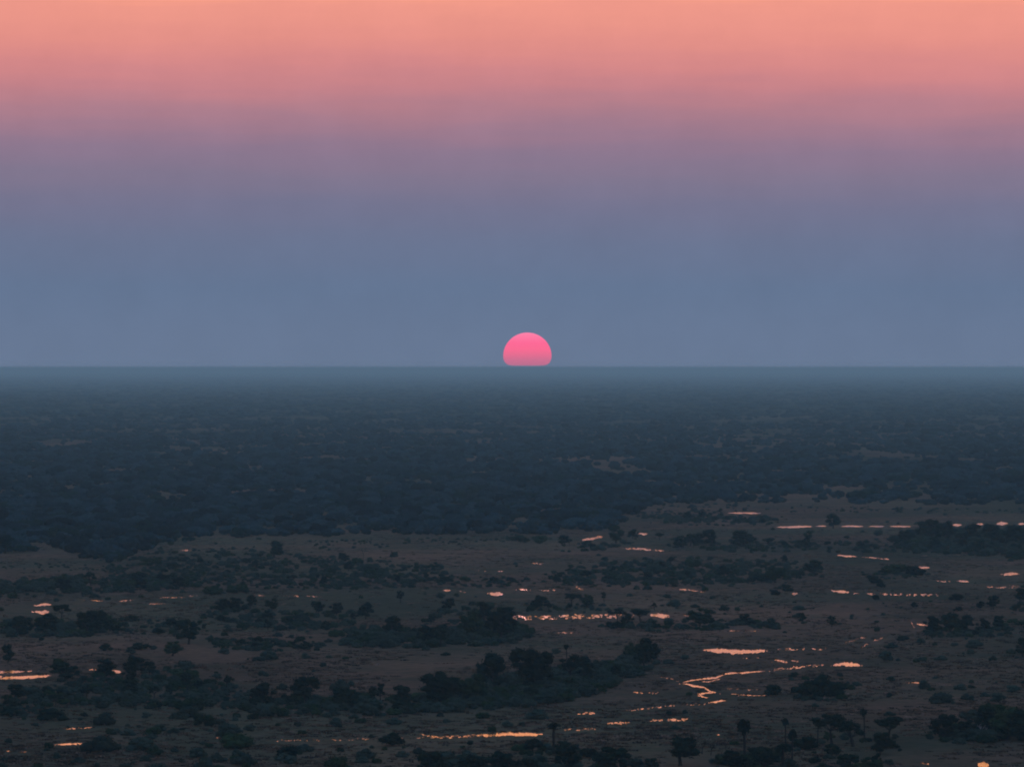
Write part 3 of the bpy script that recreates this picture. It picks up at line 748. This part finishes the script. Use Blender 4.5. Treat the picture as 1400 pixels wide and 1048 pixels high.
wood = []
for i in range(95000):
    px = R.uniform(-260, 1660); py = HOR + 4 + 268 * R.random() ** .92
    if py > edge_row(px) + noise.noise((px * .03, 3, 3)) * 4: continue
    x, y = P(px, py)
    if R.random() > .16 + .25 * abs(noise.noise((px * .2, py * .6, 2))) and any(((px - a) / c) ** 2 + ((py - b_) / d) ** 2 < .8 + 1.3 * noise.noise((px * .05, py * .4, 1)) for a, b_, c, d in CLEAR): continue
    dn = noise.noise((x * .0016, y * .00055, 4)) + .5 * noise.noise((x * .006, y * .0016, 7))
    if R.random() < (.97 if py < 620 else .8) * min(1, max(0, (dn - .44) * 3)): continue
    if (noise.noise((x * .011, y * .0035, 12)) > .38 or noise.noise((x * .005, y * .0011, 15)) > .42) and R.random() < .92: continue
    e = edge_row(px) - py
    st = noise.noise((px * .010 + 3, py * .16, 21)) + .4 * noise.noise((px * .04, py * .4, 22))
    if R.random() < .93 * min(1, max(0, (st - .20) * 5)) * (1 if py > 560 else .6): continue
    if e < 44 and R.random() > .22 + e / 56 + .9 * noise.noise((px * .025, py * .12, 23)): continue
    h = R.uniform(2.5, 6) if R.random() > .13 else R.uniform(6, 11)
    far = min(3.0, max(1.0, y / 9000))
    wood.append((x, y, h / 10 * R.uniform(.9, 1.5) * far, h / 10))
wood_bases = [copse_shape(40 + i, 6, 3.6, 10, 16, M_far) for i in range(5)] + [copse_shape(60 + i, 12, 7, 9, 8, M_far if i else M_leaf) for i in range(3)]
scatter('woodland', wood_bases, wood, 'far off woodland covering the plain to the horizon')

# grass tussocks and reeds
def tuft_shape(seed, n, w_, h_):
    r = random.Random(seed); V = []; F = []
    for i in range(n):
        a = r.uniform(0, 6.28); f = r.random() * w_; x, y = math.cos(a) * f, math.sin(a) * f; b_ = len(V); t_ = r.uniform(0, 3.14); q = r.uniform(.10, .22) * w_
        h = h_ * r.uniform(.5, 1.1)
        V += [(x - math.cos(t_) * q, y - math.sin(t_) * q, 0), (x + math.cos(t_) * q, y + math.sin(t_) * q, 0), (x + r.uniform(-.3, .3) * w_, y + r.uniform(-.3, .3) * w_, h)]
        F.append((b_, b_ + 1, b_ + 2))
    return mesh('tussock', V, F, M_reed)


tb = [tuft_shape(i, 16, 1.3, .8) for i in range(5)]
tp = []
for i in range(70000):
    px = R.uniform(-220, 1620); py = 502 + R.uniform(195, 590); x, y = P(px, py)
    dn = noise.noise((x * .02, y * .006, 4)) + .6 * noise.noise((x * .06, y * .02, 7))
    if R.random() > .5 + 1.1 * dn or covers(px, py, .9): continue
    s = R.uniform(.4, 1.0); tp.append((x, y, s * R.uniform(1, 2.6), s * R.uniform(.4, .9)))
for pts, half, gp in WATER:               # reeds standing in and round the water
    for k in range(int(6 + sum(math.dist(pts[i], pts[i + 1]) for i in range(len(pts) - 1)) * (.2 if gp == 0 else .35))):
        i = R.randrange(len(pts) - 1); f = R.random()
        px = pts[i][0] + (pts[i + 1][0] - pts[i][0]) * f; py = pts[i][1] + (pts[i + 1][1] - pts[i][1]) * f
        side = R.choice((-1, 1)) * (half * R.uniform(.7, 1.6) if gp == 0 else half * R.uniform(0, 1.6))
        x, y = P(px, py + side); s = R.uniform(.2, .5); tp.append((x, y, s * .9, s))
scatter('grass', tb, tp, 'dry grass tussocks and reeds standing over the plain')

# ------------------------------------------------------------------ the setting sun, flattened at its foot
SD = 900000.0; sr = 33 * K * SD
V = []; F = []; NU, NVV = 64, 40
for j in range(NVV + 1):
    th = math.pi * j / NVV; cz = math.cos(th)
    zz = cz * sr * (.97 if cz > 0 else .40); rr = max(1e-3, math.sin(th)) ** (1.0 if cz > 0 else .28) * sr
    for i in range(NU):
        a = 2 * math.pi * i / NU; V.append((rr * math.cos(a), rr * math.sin(a), zz))
for j in range(NVV):
    for i in range(NU):
        k = (i + 1) % NU; F.append((j * NU + i, (j + 1) * NU + i, (j + 1) * NU + k, j * NU + k))
m = bpy.data.materials.new('setting_sun_glow'); m.use_nodes = True; t = m.node_tree; t.nodes.clear()
oc = t.nodes.new('ShaderNodeTexCoord'); sz = t.nodes.new('ShaderNodeSeparateXYZ'); t.links.new(oc.outputs['Generated'], sz.inputs[0])
em = t.nodes.new('ShaderNodeEmission'); t.links.new(ramp(t, sz.outputs[2], [(0, srgb((196, 112, 146))), (.16, srgb((206, 112, 146))), (.33, srgb((232, 110, 146))), (.5, srgb((252, 108, 148))), (.68, srgb((255, 106, 152))), (1, srgb((255, 132, 172)))]), em.inputs[0])
om = t.nodes.new('ShaderNodeOutputMaterial'); t.links.new(em.outputs[0], om.inputs[0])
so = link(bpy.data.objects.new('setting_sun', mesh('setting_sun', V, F, m, True)))
so.location = ((721 - CX) * K * SD, SD, H + (HOR - 486.5) * K * SD)
tag(so, 'pink setting sun sitting flattened on the hazy horizon', 'sun')

# ------------------------------------------------------------------ the haze
hz = bpy.data.meshes.new('haze'); s = FAR * 1.01; z0, z1 = -1.0, H + 2.5
hz.from_pydata([(-s, -s, z0), (s, -s, z0), (s, s, z0), (-s, s, z0), (-s, -s, z1), (s, -s, z1), (s, s, z1), (-s, s, z1)], [],
               [(0, 3, 2, 1), (4, 5, 6, 7), (0, 1, 5, 4), (1, 2, 6, 5), (2, 3, 7, 6), (3, 0, 4, 7)])
m = bpy.data.materials.new('haze'); m.use_nodes = True; t = m.node_tree; t.nodes.clear()
pv = t.nodes.new('ShaderNodeVolumePrincipled'); pv.inputs['Density'].default_value = HAZE_D; pv.inputs['Color'].default_value = (*HAZE_C, 1)
om = t.nodes.new('ShaderNodeOutputMaterial'); t.links.new(pv.outputs[0], om.inputs['Volume']); hz.materials.append(m)
tag(link(bpy.data.objects.new('haze', hz)), kind='stuff')
